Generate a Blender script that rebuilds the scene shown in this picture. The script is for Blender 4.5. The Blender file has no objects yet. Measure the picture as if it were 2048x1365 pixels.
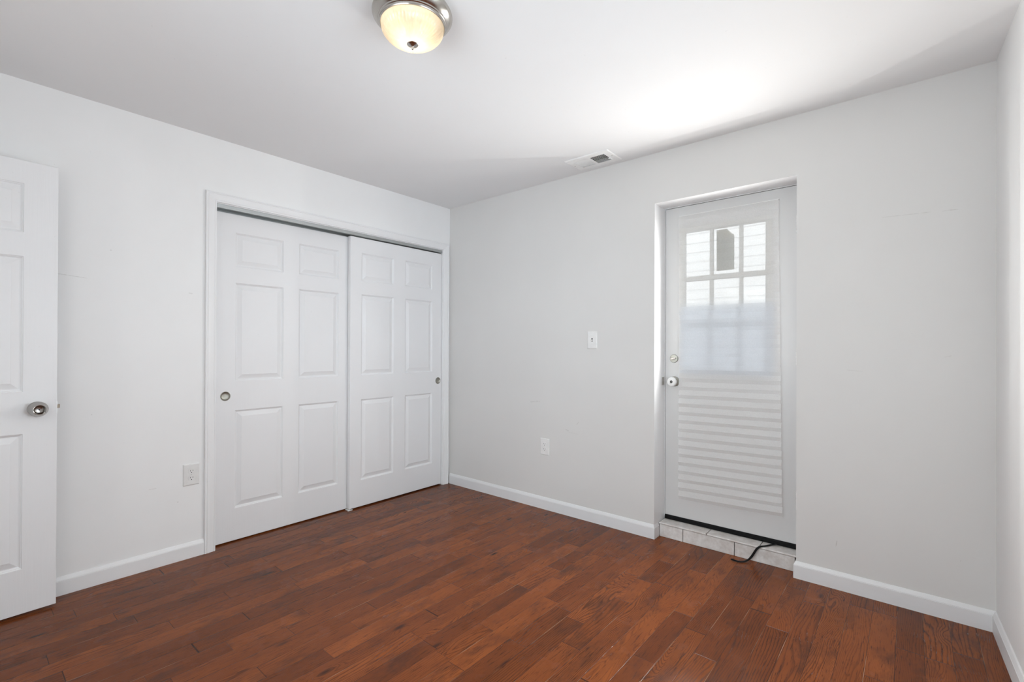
import bpy, bmesh, math, random
from mathutils import Vector, Matrix
PI = math.pi
random.seed(7)
sc = bpy.context.scene
col = sc.collection

# ---------------------------------------------------------------- camera
W_PX, F_PX = 2048.0, 950.196
YAW, PITCH, ROLL = -0.70194, 0.0028, 0.0035
cd = bpy.data.cameras.new('camera')
cam = bpy.data.objects.new('camera', cd)
col.objects.link(cam)
fwd = Vector((math.sin(YAW)*math.cos(PITCH), math.cos(YAW)*math.cos(PITCH), math.sin(PITCH)))
rgt = Vector((math.cos(YAW), -math.sin(YAW), 0))
upv = rgt.cross(fwd)
r2 = math.cos(ROLL)*rgt + math.sin(ROLL)*upv
u2 = -math.sin(ROLL)*rgt + math.cos(ROLL)*upv
m3 = Matrix((r2, u2, -fwd)).transposed()
cam.matrix_world = Matrix.Translation((3.1442, -2.8875, 1.2051)) @ m3.to_4x4()
cd.sensor_fit = 'HORIZONTAL'
cd.sensor_width = 36.0
cd.lens = F_PX*36.0/W_PX
cd.shift_x = 4.795/W_PX
cd.shift_y = 10.612/W_PX
cd.clip_start = 0.02
sc.camera = cam

# ---------------------------------------------------------------- world, sun, daylight, exposure
world = bpy.data.worlds.new('sky')
sc.world = world
world.use_nodes = True
bg = world.node_tree.nodes['Background']
bg.inputs[0].default_value = (0.70, 0.82, 1.0, 1)
bg.inputs[1].default_value = 5.0

def lamp(name, kind, loc, energy, color=(1, 1, 1), aim=None, size=None):
    d = bpy.data.lights.new(name, kind)
    d.energy = energy
    d.color = color
    if kind == 'AREA':
        d.shape = 'RECTANGLE'
        d.size, d.size_y = size
    elif kind == 'SUN':
        d.angle = size
    else:
        d.shadow_soft_size = size
    o = bpy.data.objects.new(name, d)
    col.objects.link(o)
    o.location = loc
    if aim is not None:
        o.rotation_euler = Vector(aim).to_track_quat('-Z', 'Y').to_euler()
    return o

POWER = {'window': 15.0, 'doorway': 6.0, 'rear': 28.0, 'glass': 63.0, 'bulb': 0.5, 'sun': 1.9}
sun_dir = Vector((0.12, 0.70*0.985, -1.0))
lamp('sun', 'SUN', (0, -6, 9), POWER['sun'], (1.0, 0.93, 0.84), sun_dir, math.radians(1.6))
# daylight of the inferred right window; fill lamps added in doorway and rear window
lamp('window_daylight', 'AREA', (3.63, -1.55, 1.22), POWER['window'], (1.0, 0.98, 0.94), (-1, 0.0, -0.30), (1.25, 1.45))
lamp('doorway_fill_light', 'AREA', (0.62, -3.62, 1.10), POWER['doorway'], (0.985, 0.992, 0.97), (0.9, 1, 0.0), (0.40, 1.7))
lamp('rear_fill_light', 'AREA', (2.10, -3.50, 1.28), POWER['rear'], (1.0, 0.98, 0.94), (0.0, 1, -0.22), (1.60, 1.45))
# unseen spots added before the paper shade, carrying the daylight it scatters inward
for gx_ in (2.07, 2.21, 2.34, 2.48):
    for gz_, gw_ in ((1.16, 1.3), (1.42, 1.15), (1.66, 0.95), (1.87, 0.36)):
        d_ = bpy.data.lights.new('door_daylight_spot', 'SPOT')
        d_.energy = POWER['glass']*gw_/16
        d_.color = (1.0, 0.992, 0.968)
        d_.spot_size = math.radians(179)
        d_.spot_blend = 0.72
        d_.shadow_soft_size = 0.0
        o_ = bpy.data.objects.new('door_daylight_spot', d_)
        col.objects.link(o_)
        o_.location = (gx_, 0.1165, gz_)
        o_.rotation_euler = Vector((0, -1, 0)).to_track_quat('-Z', 'Y').to_euler()

vs = sc.view_settings
sc.display_settings.display_device = 'sRGB'
vs.view_transform = 'Standard'
vs.look = 'None'
vs.exposure = 0.0
vs.gamma = 1.0
vs.use_curve_mapping = False
sc.cycles.max_bounces = 12
sc.cycles.diffuse_bounces = 8
sc.cycles.transparent_max_bounces = 24
sc.cycles.sample_clamp_indirect = 6.0
sc.cycles.use_denoising = True

# ---------------------------------------------------------------- mesh helpers
class MB:
    """collects shapes for ONE mesh object"""
    def __init__(self):
        self.bm = bmesh.new()
    def box(self, x0, x1, y0, y1, z0, z1, skip=()):
        v = [self.bm.verts.new(p) for p in ((x0, y0, z0), (x1, y0, z0), (x1, y1, z0), (x0, y1, z0),
                                            (x0, y0, z1), (x1, y0, z1), (x1, y1, z1), (x0, y1, z1))]
        F = {'-z': (3, 2, 1, 0), '+z': (4, 5, 6, 7), '-y': (0, 1, 5, 4), '+x': (1, 2, 6, 5), '+y': (2, 3, 7, 6), '-x': (3, 0, 4, 7)}
        for k, f in F.items():
            if k not in skip:
                self.bm.faces.new([v[i] for i in f])
        return v
    def xf_box(self, M, sx, sy, sz):
        v = self.box(-sx/2, sx/2, -sy/2, sy/2, -sz/2, sz/2)
        for q in v:
            q.co = M @ q.co
        return v
    def lathe(self, prof, M=Matrix.Identity(4), n=48, rmod=None):
        """prof: list of (r, z) about local z"""
        rings = []
        for (r, z) in prof:
            if r < 1e-6:
                rings.append([self.bm.verts.new(M @ Vector((0, 0, z)))])
            else:
                ring = []
                for i in range(n):
                    a = 2*PI*i/n
                    rr = r if rmod is None else rmod(r, z, a)
                    ring.append(self.bm.verts.new(M @ Vector((rr*math.cos(a), rr*math.sin(a), z))))
                rings.append(ring)
        for A, B in zip(rings, rings[1:]):
            if len(A) == 1 and len(B) == 1:
                continue
            for i in range(n):
                j = (i+1) % n
                if len(A) == 1:
                    self.bm.faces.new((A[0], B[i], B[j]))
                elif len(B) == 1:
                    self.bm.faces.new((A[i], B[0], A[j]))
                else:
                    self.bm.faces.new((A[i], B[i], B[j], A[j]))
    def poly_prism(self, pts, axis, a0, a1):
        """extrude a 2-D outline along an axis: axis 1 -> pts are (x,z), axis 0 -> (y,z), axis 2 -> (x,y)"""
        def P(p, a):
            return {0: (a, p[0], p[1]), 1: (p[0], a, p[1]), 2: (p[0], p[1], a)}[axis]
        A = [self.bm.verts.new(P(p, a0)) for p in pts]
        B = [self.bm.verts.new(P(p, a1)) for p in pts]
        self.bm.faces.new(A)
        self.bm.faces.new(B[::-1])
        n = len(pts)
        for i in range(n):
            j = (i+1) % n
            self.bm.faces.new((A[j], A[i], B[i], B[j]))
    def sweep(self, path, prof):
        """plan sweep with mitres: path (x,y) list, room on the right hand; prof (proud, z)"""
        nrm = []
        for a, b in zip(path, path[1:]):
            d = Vector((b[0]-a[0], b[1]-a[1])).normalized()
            nrm.append(Vector((d.y, -d.x)))
        offs = []
        for i in range(len(path)):
            if i == 0:
                offs.append(nrm[0])
            elif i == len(path)-1:
                offs.append(nrm[-1])
            else:
                s = nrm[i-1]+nrm[i]
                offs.append(s/(1+nrm[i-1].dot(nrm[i])))
        rings = []
        for p, o in zip(path, offs):
            rings.append([self.bm.verts.new((p[0]+o.x*h, p[1]+o.y*h, z)) for h, z in prof])
        n = len(prof)
        for A, B in zip(rings, rings[1:]):
            for i in range(n):
                j = (i+1) % n
                self.bm.faces.new((A[i], A[j], B[j], B[i]))
        self.bm.faces.new(rings[0][::-1])
        self.bm.faces.new(rings[-1])
    def tube(self, pts, wid, thick, nrm, seg=10):
        """ribbon with an oval section; wid/thick half sizes, nrm: surface normal per point"""
        rings = []
        n = len(pts)
        for i, p in enumerate(pts):
            t = (pts[min(i+1, n-1)]-pts[max(i-1, 0)]).normalized()
            s = t.cross(nrm[i]).normalized()
            q = s.cross(t).normalized()
            rings.append([self.bm.verts.new(p + s*wid*math.cos(2*PI*k/seg) + q*thick*math.sin(2*PI*k/seg)) for k in range(seg)])
        for A, B in zip(rings, rings[1:]):
            for k in range(seg):
                l = (k+1) % seg
                self.bm.faces.new((A[k], A[l], B[l], B[k]))
        self.bm.faces.new(rings[0][::-1])
        self.bm.faces.new(rings[-1])
    def build(self, name, mat, parent=None, bevel=0.0, smooth=None, kind=None, label=None, cat=None, group=None, segs=2):
        bmesh.ops.remove_doubles(self.bm, verts=self.bm.verts, dist=1e-6)
        bmesh.ops.recalc_face_normals(self.bm, faces=self.bm.faces)
        me = bpy.data.meshes.new(name)
        self.bm.to_mesh(me)
        self.bm.free()
        o = bpy.data.objects.new(name, me)
        col.objects.link(o)
        if mat is not None:
            me.materials.append(mat)
        if parent is not None:
            o.parent = parent
        if bevel:
            b = o.modifiers.new('bevel', 'BEVEL')
            b.width = bevel
            b.segments = segs
            b.limit_method = 'ANGLE'
            b.angle_limit = math.radians(35)
        if smooth is not None:
            for p in me.polygons:
                p.use_smooth = True
            me.set_sharp_from_angle(angle=math.radians(smooth))
        tag(o, label, cat, group, kind)
        return o

def tag(o, label=None, cat=None, group=None, kind=None):
    if label: o['label'] = label
    if cat: o['category'] = cat
    if group: o['group'] = group
    if kind: o['kind'] = kind
    return o

def empty(name, loc, label=None, cat=None, group=None, kind=None, rot=(0, 0, 0)):
    o = bpy.data.objects.new(name, None)
    o.empty_display_size = 0.05
    col.objects.link(o)
    o.location = loc
    o.rotation_euler = rot
    return tag(o, label, cat, group, kind)

def copy_tree(o, parent=None):
    c = o.copy()
    col.objects.link(c)
    if parent is not None:
        c.parent = parent
    for ch in list(o.children):
        copy_tree(ch, c)
    return c

# ---------------------------------------------------------------- materials
def newmat(name):
    m = bpy.data.materials.new(name)
    m.use_nodes = True
    nt = m.node_tree
    b = nt.nodes['Principled BSDF']
    return m, nt, b

def N(nt, t, **kw):
    n = nt.nodes.new(t)
    for k, v in kw.items():
        setattr(n, k, v)
    return n

def math_n(nt, op, a, b=None, c=None, clamp=False):
    n = N(nt, 'ShaderNodeMath', operation=op, use_clamp=clamp)
    for i, v in enumerate((a, b, c)):
        if v is None:
            continue
        if isinstance(v, (int, float)):
            n.inputs[i].default_value = v
        else:
            nt.links.new(v, n.inputs[i])
    return n.outputs[0]

def mapr(nt, v, a, b, c, d, smooth=False):
    n = N(nt, 'ShaderNodeMapRange')
    if smooth:
        n.interpolation_type = 'SMOOTHSTEP'
    nt.links.new(v, n.inputs['Value'])
    for k, q in zip(('From Min', 'From Max', 'To Min', 'To Max'), (a, b, c, d)):
        n.inputs[k].default_value = q
    return n.outputs['Result']

def comb(nt, x, y, z):
    n = N(nt, 'ShaderNodeCombineXYZ')
    for i, v in enumerate((x, y, z)):
        if isinstance(v, (int, float)):
            n.inputs[i].default_value = v
        else:
            nt.links.new(v, n.inputs[i])
    return n.outputs[0]

def noise(nt, vec, scale, detail=2.0, rough=0.5, out='Fac'):
    n = N(nt, 'ShaderNodeTexNoise')
    if vec is not None:
        nt.links.new(vec, n.inputs['Vector'])
    n.inputs['Scale'].default_value = scale
    n.inputs['Detail'].default_value = detail
    n.inputs['Roughness'].default_value = rough
    return n.outputs[out]

def mixc(nt, f, a, b, blend='MIX'):
    n = N(nt, 'ShaderNodeMix', data_type='RGBA', blend_type=blend)
    for s, v in ((n.inputs[0], f), (n.inputs[6], a), (n.inputs[7], b)):
        if isinstance(v, (int, float)):
            s.default_value = v
        elif isinstance(v, tuple):
            s.default_value = (*v, 1)
        else:
            nt.links.new(v, s)
    return n.outputs[2]

def bump(nt, b, h, strength, dist):
    n = N(nt, 'ShaderNodeBump')
    n.inputs['Strength'].default_value = strength
    n.inputs['Distance'].default_value = dist
    nt.links.new(h, n.inputs['Height'])
    nt.links.new(n.outputs[0], b.inputs['Normal'])

def paint(name, color, rough=0.5, spec=0.4, var=0.02, bumpd=0.0004, bscale=220.0, marks=None, grain=False):
    """painted surface: faint roller texture, faint uneven soiling, optional scuffs (segments in world space)"""
    m, nt, b = newmat(name)
    g = N(nt, 'ShaderNodeNewGeometry').outputs['Position']
    n1 = noise(nt, g, 1.7, 4, 0.55)
    f = mapr(nt, n1, 0.3, 0.7, 1.0-var, 1.0+var)
    base = mixc(nt, 1.0, color, comb(nt, f, f, f), 'MULTIPLY')
    spk = noise(nt, g, 85.0, 2, 0.5)
    fl = mapr(nt, spk, 0.76, 0.80, 0.0, 0.35)
    base = mixc(nt, fl, base, tuple(c*0.62 for c in color))
    if marks:
        acc = None
        for (A, B, wd, s) in marks:
            A, B = Vector(A), Vector(B)
            L = (B-A).length
            d = (B-A)/L
            sub = N(nt, 'ShaderNodeVectorMath', operation='SUBTRACT')
            nt.links.new(g, sub.inputs[0]); sub.inputs[1].default_value = A
            dot = N(nt, 'ShaderNodeVectorMath', operation='DOT_PRODUCT')
            nt.links.new(sub.outputs[0], dot.inputs[0]); dot.inputs[1].default_value = d
            t = math_n(nt, 'MINIMUM', math_n(nt, 'MAXIMUM', dot.outputs['Value'], 0.0), L)
            sc_ = N(nt, 'ShaderNodeVectorMath', operation='SCALE')
            sc_.inputs[0].default_value = d; nt.links.new(t, sc_.inputs['Scale'])
            ds = N(nt, 'ShaderNodeVectorMath', operation='DISTANCE')
            nt.links.new(sub.outputs[0], ds.inputs[0]); nt.links.new(sc_.outputs[0], ds.inputs[1])
            wob = math_n(nt, 'ADD', ds.outputs['Value'], math_n(nt, 'MULTIPLY', math_n(nt, 'SUBTRACT', noise(nt, g, 60, 3), 0.5), wd*2.5))
            q = mapr(nt, wob, 0.0, wd, s, 0.0, True)
            acc = q if acc is None else math_n(nt, 'MAXIMUM', acc, q)
        base = mixc(nt, acc, base, (0.30, 0.28, 0.25))
    nt.links.new(base, b.inputs['Base Color'])
    b.inputs['Roughness'].default_value = rough
    b.inputs['Specular IOR Level'].default_value = spec
    if grain:
        mp = N(nt, 'ShaderNodeMapping')
        mp.inputs['Scale'].default_value = (160, 160, 5)
        nt.links.new(g, mp.inputs['Vector'])
        h = noise(nt, mp.outputs[0], 1.0, 4, 0.6)
        bump(nt, b, h, 0.30, 0.0009)
    elif bumpd:
        bump(nt, b, noise(nt, g, bscale, 3, 0.6), 0.25, bumpd)
    return m

def metal(name, color, rough=0.3, brushed=0.0):
    m, nt, b = newmat(name)
    b.inputs['Base Color'].default_value = (*color, 1)
    b.inputs['Metallic'].default_value = 1.0
    g = N(nt, 'ShaderNodeNewGeometry').outputs['Position']
    n1 = noise(nt, g, 90, 3)
    nt.links.new(mapr(nt, n1, 0.3, 0.7, rough-0.015, rough+0.015), b.inputs['Roughness'])
    if brushed:
        mp = N(nt, 'ShaderNodeMapping')
        mp.inputs['Scale'].default_value = (300, 300, 1500)
        nt.links.new(g, mp.inputs['Vector'])
        bump(nt, b, noise(nt, mp.outputs[0], 1.0, 2), brushed, 0.0002)
    return m

def plastic(name, color, rough=0.35, spec=0.5):
    m, nt, b = newmat(name)
    g = N(nt, 'ShaderNodeNewGeometry').outputs['Position']
    f = mapr(nt, noise(nt, g, 25, 3), 0.3, 0.7, 0.96, 1.03)
    nt.links.new(mixc(nt, 1.0, color, comb(nt, f, f, f), 'MULTIPLY'), b.inputs['Base Color'])
    b.inputs['Roughness'].default_value = rough
    b.inputs['Specular IOR Level'].default_value = spec
    return m

M = {}
WALL = (0.660, 0.650, 0.632)  # back wall's weaker light put into a darker wall paint
M['wall_left'] = paint('wall paint left', (0.835, 0.835, 0.83), 0.55, 0.3, marks=[  # same wall paint lightened, the left wall's stronger light in its colour
    ((0, -2.55, 1.555), (0, -2.44, 1.545), 0.0022, 0.30), ((0, -2.0, 1.51), (0, -1.985, 1.508), 0.004, 0.25),
    ((0, -2.35, 1.70), (0, -2.345, 1.70), 0.003, 0.4), ((0, -2.42, 0.86), (0, -2.418, 0.862), 0.003, 0.5),
    ((0, -2.05, 0.33), (0, -2.048, 0.332), 0.003, 0.5), ((0, -2.18, 0.43), (0, -2.15, 0.43), 0.002, 0.3)])
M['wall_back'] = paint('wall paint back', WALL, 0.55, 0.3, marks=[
    ((3.04, 0, 1.835), (3.21, 0, 1.83), 0.0022, 0.26), ((3.25, 0, 1.827), (3.30, 0, 1.826), 0.0025, 0.3),
    ((1.235, 0, 0.612), (1.262, 0, 0.61), 0.0045, 0.5), ((1.245, 0, 0.60), (1.34, 0, 0.592), 0.0018, 0.22),
    ((0.92, 0, 0.79), (1.00, 0, 0.80), 0.007, 0.2), ((1.33, 0, 0.66), (1.345, 0, 0.68), 0.003, 0.3),
    ((2.86, 0, 0.24), (2.855, 0, 0.21), 0.002, 0.45), ((3.31, 0, 0.27), (3.312, 0, 0.272), 0.0022, 0.6),
    ((3.26, 0, 1.17), (3.28, 0, 1.175), 0.0022, 0.25), ((2.90, 0, 1.10), (2.96, 0, 1.095), 0.003, 0.15)])
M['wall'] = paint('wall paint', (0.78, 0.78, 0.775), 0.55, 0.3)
M['ceiling'] = paint('ceiling paint', (0.80, 0.80, 0.80), 0.7, 0.2, var=0.01)
M['trim'] = paint('white trim paint', (0.725, 0.725, 0.727), 0.38, 0.45, var=0.02)
M['casing'] = paint('lit trim paint', (0.81, 0.81, 0.813), 0.38, 0.45, var=0.015)  # same trim paint, lightened for the brighter lit left side
M['reveal'] = paint('white reveal paint', (0.80, 0.80, 0.805), 0.36, 0.5, var=0.01)
M['door'] = paint('white door paint', (0.79, 0.79, 0.795), 0.42, 0.45, var=0.015, grain=True)
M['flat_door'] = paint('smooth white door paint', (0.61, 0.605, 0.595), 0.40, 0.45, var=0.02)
M['lite'] = paint('shaded glazing frame', (0.60, 0.59, 0.555), 0.45, 0.4)  # glazing frame's shade put into its base colour
M['nickel'] = metal('satin nickel', (0.50, 0.475, 0.44), 0.22, 0.0)
M['nickel_dark'] = metal('dull nickel', (0.40, 0.39, 0.345), 0.45)
M['alu'] = metal('aluminium track', (0.50, 0.52, 0.52), 0.38, 0.2)
M['white_plastic'] = plastic('white plastic', (0.76, 0.755, 0.74))
M['white_metal'] = plastic('white enamel', (0.84, 0.84, 0.83), 0.4)
M['dark'] = plastic('dark slot', (0.015, 0.015, 0.016), 0.6, 0.2)
M['duct'] = plastic('grey duct metal', (0.05, 0.05, 0.05), 0.6, 0.3)
M['rubber'] = plastic('black rubber', (0.006, 0.006, 0.0065), 0.5, 0.12)
M['grout'] = plastic('dark grout', (0.10, 0.085, 0.075), 0.8, 0.2)
M['brass'] = metal('worn brass', (0.27, 0.22, 0.17), 0.45)
M['knob'] = metal('knob nickel', (0.40, 0.385, 0.365), 0.17)

def tile_mat():
    m, nt, b = newmat('glazed stone tile')
    g = N(nt, 'ShaderNodeNewGeometry').outputs['Position']
    a = noise(nt, g, 22, 5, 0.6)
    c = mixc(nt, mapr(nt, a, 0.35, 0.68, 0, 1), (0.56, 0.52, 0.49), (0.76, 0.74, 0.72))
    d = noise(nt, g, 7, 4, 0.65)
    c = mixc(nt, mapr(nt, d, 0.58, 0.75, 0, 0.6), c, (0.42, 0.36, 0.30))
    nt.links.new(c, b.inputs['Base Color'])
    b.inputs['Roughness'].default_value = 0.35
    return m
M['tile'] = tile_mat()

def floor_mat():
    m, nt, b = newmat('stained oak strip floor')
    g = N(nt, 'ShaderNodeNewGeometry').outputs['Position']
    sp = N(nt, 'ShaderNodeSeparateXYZ'); nt.links.new(g, sp.inputs[0])
    x, y = sp.outputs[0], sp.outputs[1]
    PW_, OFF = 0.0872, 0.045
    xs = math_n(nt, 'DIVIDE', math_n(nt, 'SUBTRACT', x, OFF-1.744), PW_)
    row = math_n(nt, 'FLOOR', xs)
    u = math_n(nt, 'FRACT', xs)
    def wn(v, dim='1D'):
        n = N(nt, 'ShaderNodeTexWhiteNoise', noise_dimensions=dim)
        nt.links.new(v, n.inputs['W' if dim == '1D' else 'Vector'])
        return n
    r1 = wn(row).outputs['Value']
    r2 = wn(math_n(nt, 'ADD', row, 57.31)).outputs['Value']
    L = math_n(nt, 'ADD', math_n(nt, 'MULTIPLY', r2, 0.72), 0.36)
    ys0 = math_n(nt, 'DIVIDE', math_n(nt, 'ADD', y, math_n(nt, 'MULTIPLY', r1, 7.0)), L)
    # uneven plank lengths
    ys = math_n(nt, 'ADD', ys0, math_n(nt, 'MULTIPLY', math_n(nt, 'SINE', math_n(nt, 'MULTIPLY', ys0, 1.7)), 0.36))
    colm = math_n(nt, 'FLOOR', ys)
    v = math_n(nt, 'FRACT', ys)
    rid = wn(comb(nt, row, colm, 3.3), '3D')
    rs = N(nt, 'ShaderNodeSeparateColor'); nt.links.new(rid.outputs['Color'], rs.inputs[0])
    ra, rb, rc = rs.outputs[0], rs.outputs[1], rs.outputs[2]
    rv = rid.outputs['Value']
    # seams
    eu = math_n(nt, 'MULTIPLY', math_n(nt, 'MINIMUM', u, math_n(nt, 'SUBTRACT', 1.0, u)), PW_)
    ev = math_n(nt, 'MULTIPLY', math_n(nt, 'MINIMUM', v, math_n(nt, 'SUBTRACT', 1.0, v)), 0.5)
    e = math_n(nt, 'MINIMUM', eu, ev)
    seam = mapr(nt, e, 0.0003, 0.0011, 1.0, 0.0, True)
    bev = mapr(nt, e, 0.0, 0.0028, 0.0, 1.0, True)
    # grain field, stretched along the plank; shifted for each plank
    xl = math_n(nt, 'MULTIPLY', math_n(nt, 'SUBTRACT', u, 0.5), PW_)
    gv = comb(nt, math_n(nt, 'MULTIPLY', xl, 9.0), math_n(nt, 'MULTIPLY', y, 1.5), math_n(nt, 'MULTIPLY', rv, 91.0))
    n1 = noise(nt, gv, 1.0, 1.5, 0.45)
    # knots bend the rings
    kv = comb(nt, math_n(nt, 'MULTIPLY', xl, 9.0), math_n(nt, 'MULTIPLY', y, 3.0), math_n(nt, 'MULTIPLY', rv, 40.0))
    vo = N(nt, 'ShaderNodeTexVoronoi'); nt.links.new(kv, vo.inputs['Vector']); vo.inputs['Scale'].default_value = 1.0
    kd = vo.outputs['Distance']
    ks = math_n(nt, 'GREATER_THAN', rc, 0.55)
    knot = math_n(nt, 'MULTIPLY', mapr(nt, kd, 0.0, 0.34, 1.0, 0.0, True), ks)
    amp = math_n(nt, 'ADD', math_n(nt, 'MULTIPLY', math_n(nt, 'MULTIPLY', ra, rb), 60.0), 8.0)
    ph = math_n(nt, 'ADD', math_n(nt, 'MULTIPLY', n1, amp), math_n(nt, 'MULTIPLY', knot, 4.0))
    ph = math_n(nt, 'ADD', ph, math_n(nt, 'MULTIPLY', xl, math_n(nt, 'ADD', math_n(nt, 'MULTIPLY', rb, 170.0), 70.0)))
    fine = comb(nt, math_n(nt, 'MULTIPLY', x, 240.0), math_n(nt, 'MULTIPLY', y, 14.0), math_n(nt, 'MULTIPLY', rv, 17.0))
    nf = noise(nt, fine, 1.0, 3, 0.65)
    ph = math_n(nt, 'ADD', ph, math_n(nt, 'MULTIPLY', nf, 0.55))
    saw = math_n(nt, 'FRACT', ph)
    ring = math_n(nt, 'MULTIPLY', mapr(nt, saw, 0.50, 0.90, 0.0, 1.0, True), mapr(nt, saw, 0.92, 1.0, 1.0, 0.0, True))
    pore = mapr(nt, nf, 0.54, 0.70, 0.0, 1.0, True)
    blot = noise(nt, comb(nt, math_n(nt, 'MULTIPLY', x, 9.0), math_n(nt, 'MULTIPLY', y, 3.0), math_n(nt, 'MULTIPLY', rv, 30.0)), 1.0, 3, 0.6)
    # colour
    tone = math_n(nt, 'ADD', math_n(nt, 'MULTIPLY', ra, 0.46), math_n(nt, 'MULTIPLY', blot, 0.62))
    cr = N(nt, 'ShaderNodeValToRGB')
    nt.links.new(tone, cr.inputs[0])
    el = cr.color_ramp.elements
    el[0].position, el[0].color = 0.08, (0.080, 0.0205, 0.0052, 1)
    el[1].position, el[1].color = 0.95, (0.290, 0.080, 0.0170, 1)
    k = el.new(0.40); k.color = (0.158, 0.040, 0.0090, 1)
    k = el.new(0.70); k.color = (0.215, 0.057, 0.0125, 1)
    c = cr.outputs[0]
    c = mixc(nt, math_n(nt, 'MULTIPLY', ring, mapr(nt, math_n(nt, 'FRACT', math_n(nt, 'MULTIPLY', rv, 7.3)), 0.0, 1.0, 0.28, 0.74)), c, (0.036, 0.011, 0.005))
    c = mixc(nt, math_n(nt, 'MULTIPLY', pore, 0.78), c, (0.036, 0.011, 0.005))
    kc = math_n(nt, 'MULTIPLY', mapr(nt, kd, 0.03, 0.15, 0.85, 0.0, True), ks)
    c = mixc(nt, kc, c, (0.025, 0.010, 0.006))
    smear = mapr(nt, noise(nt, comb(nt, math_n(nt, 'MULTIPLY', xl, 11.0), math_n(nt, 'MULTIPLY', y, 4.5), math_n(nt, 'MULTIPLY', rv, 63.0)), 0.8, 5, 0.65), 0.53, 0.74, 0.0, 0.85)
    c = mixc(nt, smear, c, (0.055, 0.019, 0.010))
    c = mixc(nt, math_n(nt, 'MULTIPLY', seam, 0.85), c, (0.020, 0.008, 0.005))
    # bevel highlights painted as pale lines along some of the long seams
    seam_glint = math_n(nt, 'MULTIPLY', mapr(nt, math_n(nt, 'MULTIPLY', u, PW_), 0.0006, 0.0022, 1.0, 0.0, True), mapr(nt, noise(nt, comb(nt, row, math_n(nt, 'MULTIPLY', y, 2.2), 5.0), 1.0, 3, 0.6), 0.50, 0.62, 0.0, 0.75))
    c = mixc(nt, seam_glint, c, (0.50, 0.30, 0.17))
    # tiny white flecks of paint and dust
    fleck = mapr(nt, noise(nt, g, 95, 1, 0.5), 0.845, 0.86, 0.0, 0.7)
    c = mixc(nt, fleck, c, (0.75, 0.70, 0.62))
    nt.links.new(c, b.inputs['Base Color'])
    rr = mapr(nt, noise(nt, g, 6, 4, 0.6), 0.3, 0.7, 0.13, 0.22)
    nt.links.new(math_n(nt, 'ADD', rr, math_n(nt, 'MULTIPLY', ring, 0.08)), b.inputs['Roughness'])
    b.inputs['Specular IOR Level'].default_value = 0.16
    h = math_n(nt, 'ADD', bev, math_n(nt, 'MULTIPLY', math_n(nt, 'ADD', ring, pore), -0.10))
    h = math_n(nt, 'ADD', h, math_n(nt, 'MULTIPLY', math_n(nt, 'SUBTRACT', rb, 0.5), 0.25))
    h = math_n(nt, 'ADD', h, math_n(nt, 'MULTIPLY', noise(nt, g, 9, 2), 0.8))
    bump(nt, b, h, 0.55, 0.0009)
    return m
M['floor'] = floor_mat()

def glass_mat():
    m, nt, b = newmat('window glass')
    out = nt.nodes['Material Output']
    t = N(nt, 'ShaderNodeBsdfTransparent'); t.inputs[0].default_value = (0.95, 0.97, 0.96, 1)
    gl = N(nt, 'ShaderNodeBsdfGlossy'); gl.inputs['Roughness'].default_value = 0.02
    fr = N(nt, 'ShaderNodeFresnel'); fr.inputs[0].default_value = 1.45
    mx = N(nt, 'ShaderNodeMixShader')
    nt.links.new(fr.outputs[0], mx.inputs[0]); nt.links.new(t.outputs[0], mx.inputs[1]); nt.links.new(gl.outputs[0], mx.inputs[2])
    nt.links.new(mx.outputs[0], out.inputs[0])
    return m
M['glass'] = glass_mat()

def paper_mat():
    """sheer pleated paper: part of the light passes straight, part is scattered"""
    m, nt, b = newmat('sheer pleated paper')
    out = nt.nodes['Material Output']
    g = N(nt, 'ShaderNodeNewGeometry').outputs['Position']
    f = mapr(nt, noise(nt, g, 240, 3, 0.6), 0.3, 0.7, 0.93, 1.03)
    c = mixc(nt, 1.0, (0.93, 0.93, 0.92), comb(nt, f, f, f), 'MULTIPLY')
    d = N(nt, 'ShaderNodeBsdfDiffuse'); nt.links.new(c, d.inputs[0])
    tl = N(nt, 'ShaderNodeBsdfTranslucent'); nt.links.new(c, tl.inputs[0])
    tr = N(nt, 'ShaderNodeBsdfTransparent')
    m1 = N(nt, 'ShaderNodeMixShader'); m1.inputs[0].default_value = 0.36
    nt.links.new(d.outputs[0], m1.inputs[1]); nt.links.new(tl.outputs[0], m1.inputs[2])
    m2 = N(nt, 'ShaderNodeMixShader'); m2.inputs[0].default_value = 0.50
    nt.links.new(m1.outputs[0], m2.inputs[1]); nt.links.new(tr.outputs[0], m2.inputs[2])
    nt.links.new(m2.outputs[0], out.inputs[0])
    return m
M['paper'] = paper_mat()
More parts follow.
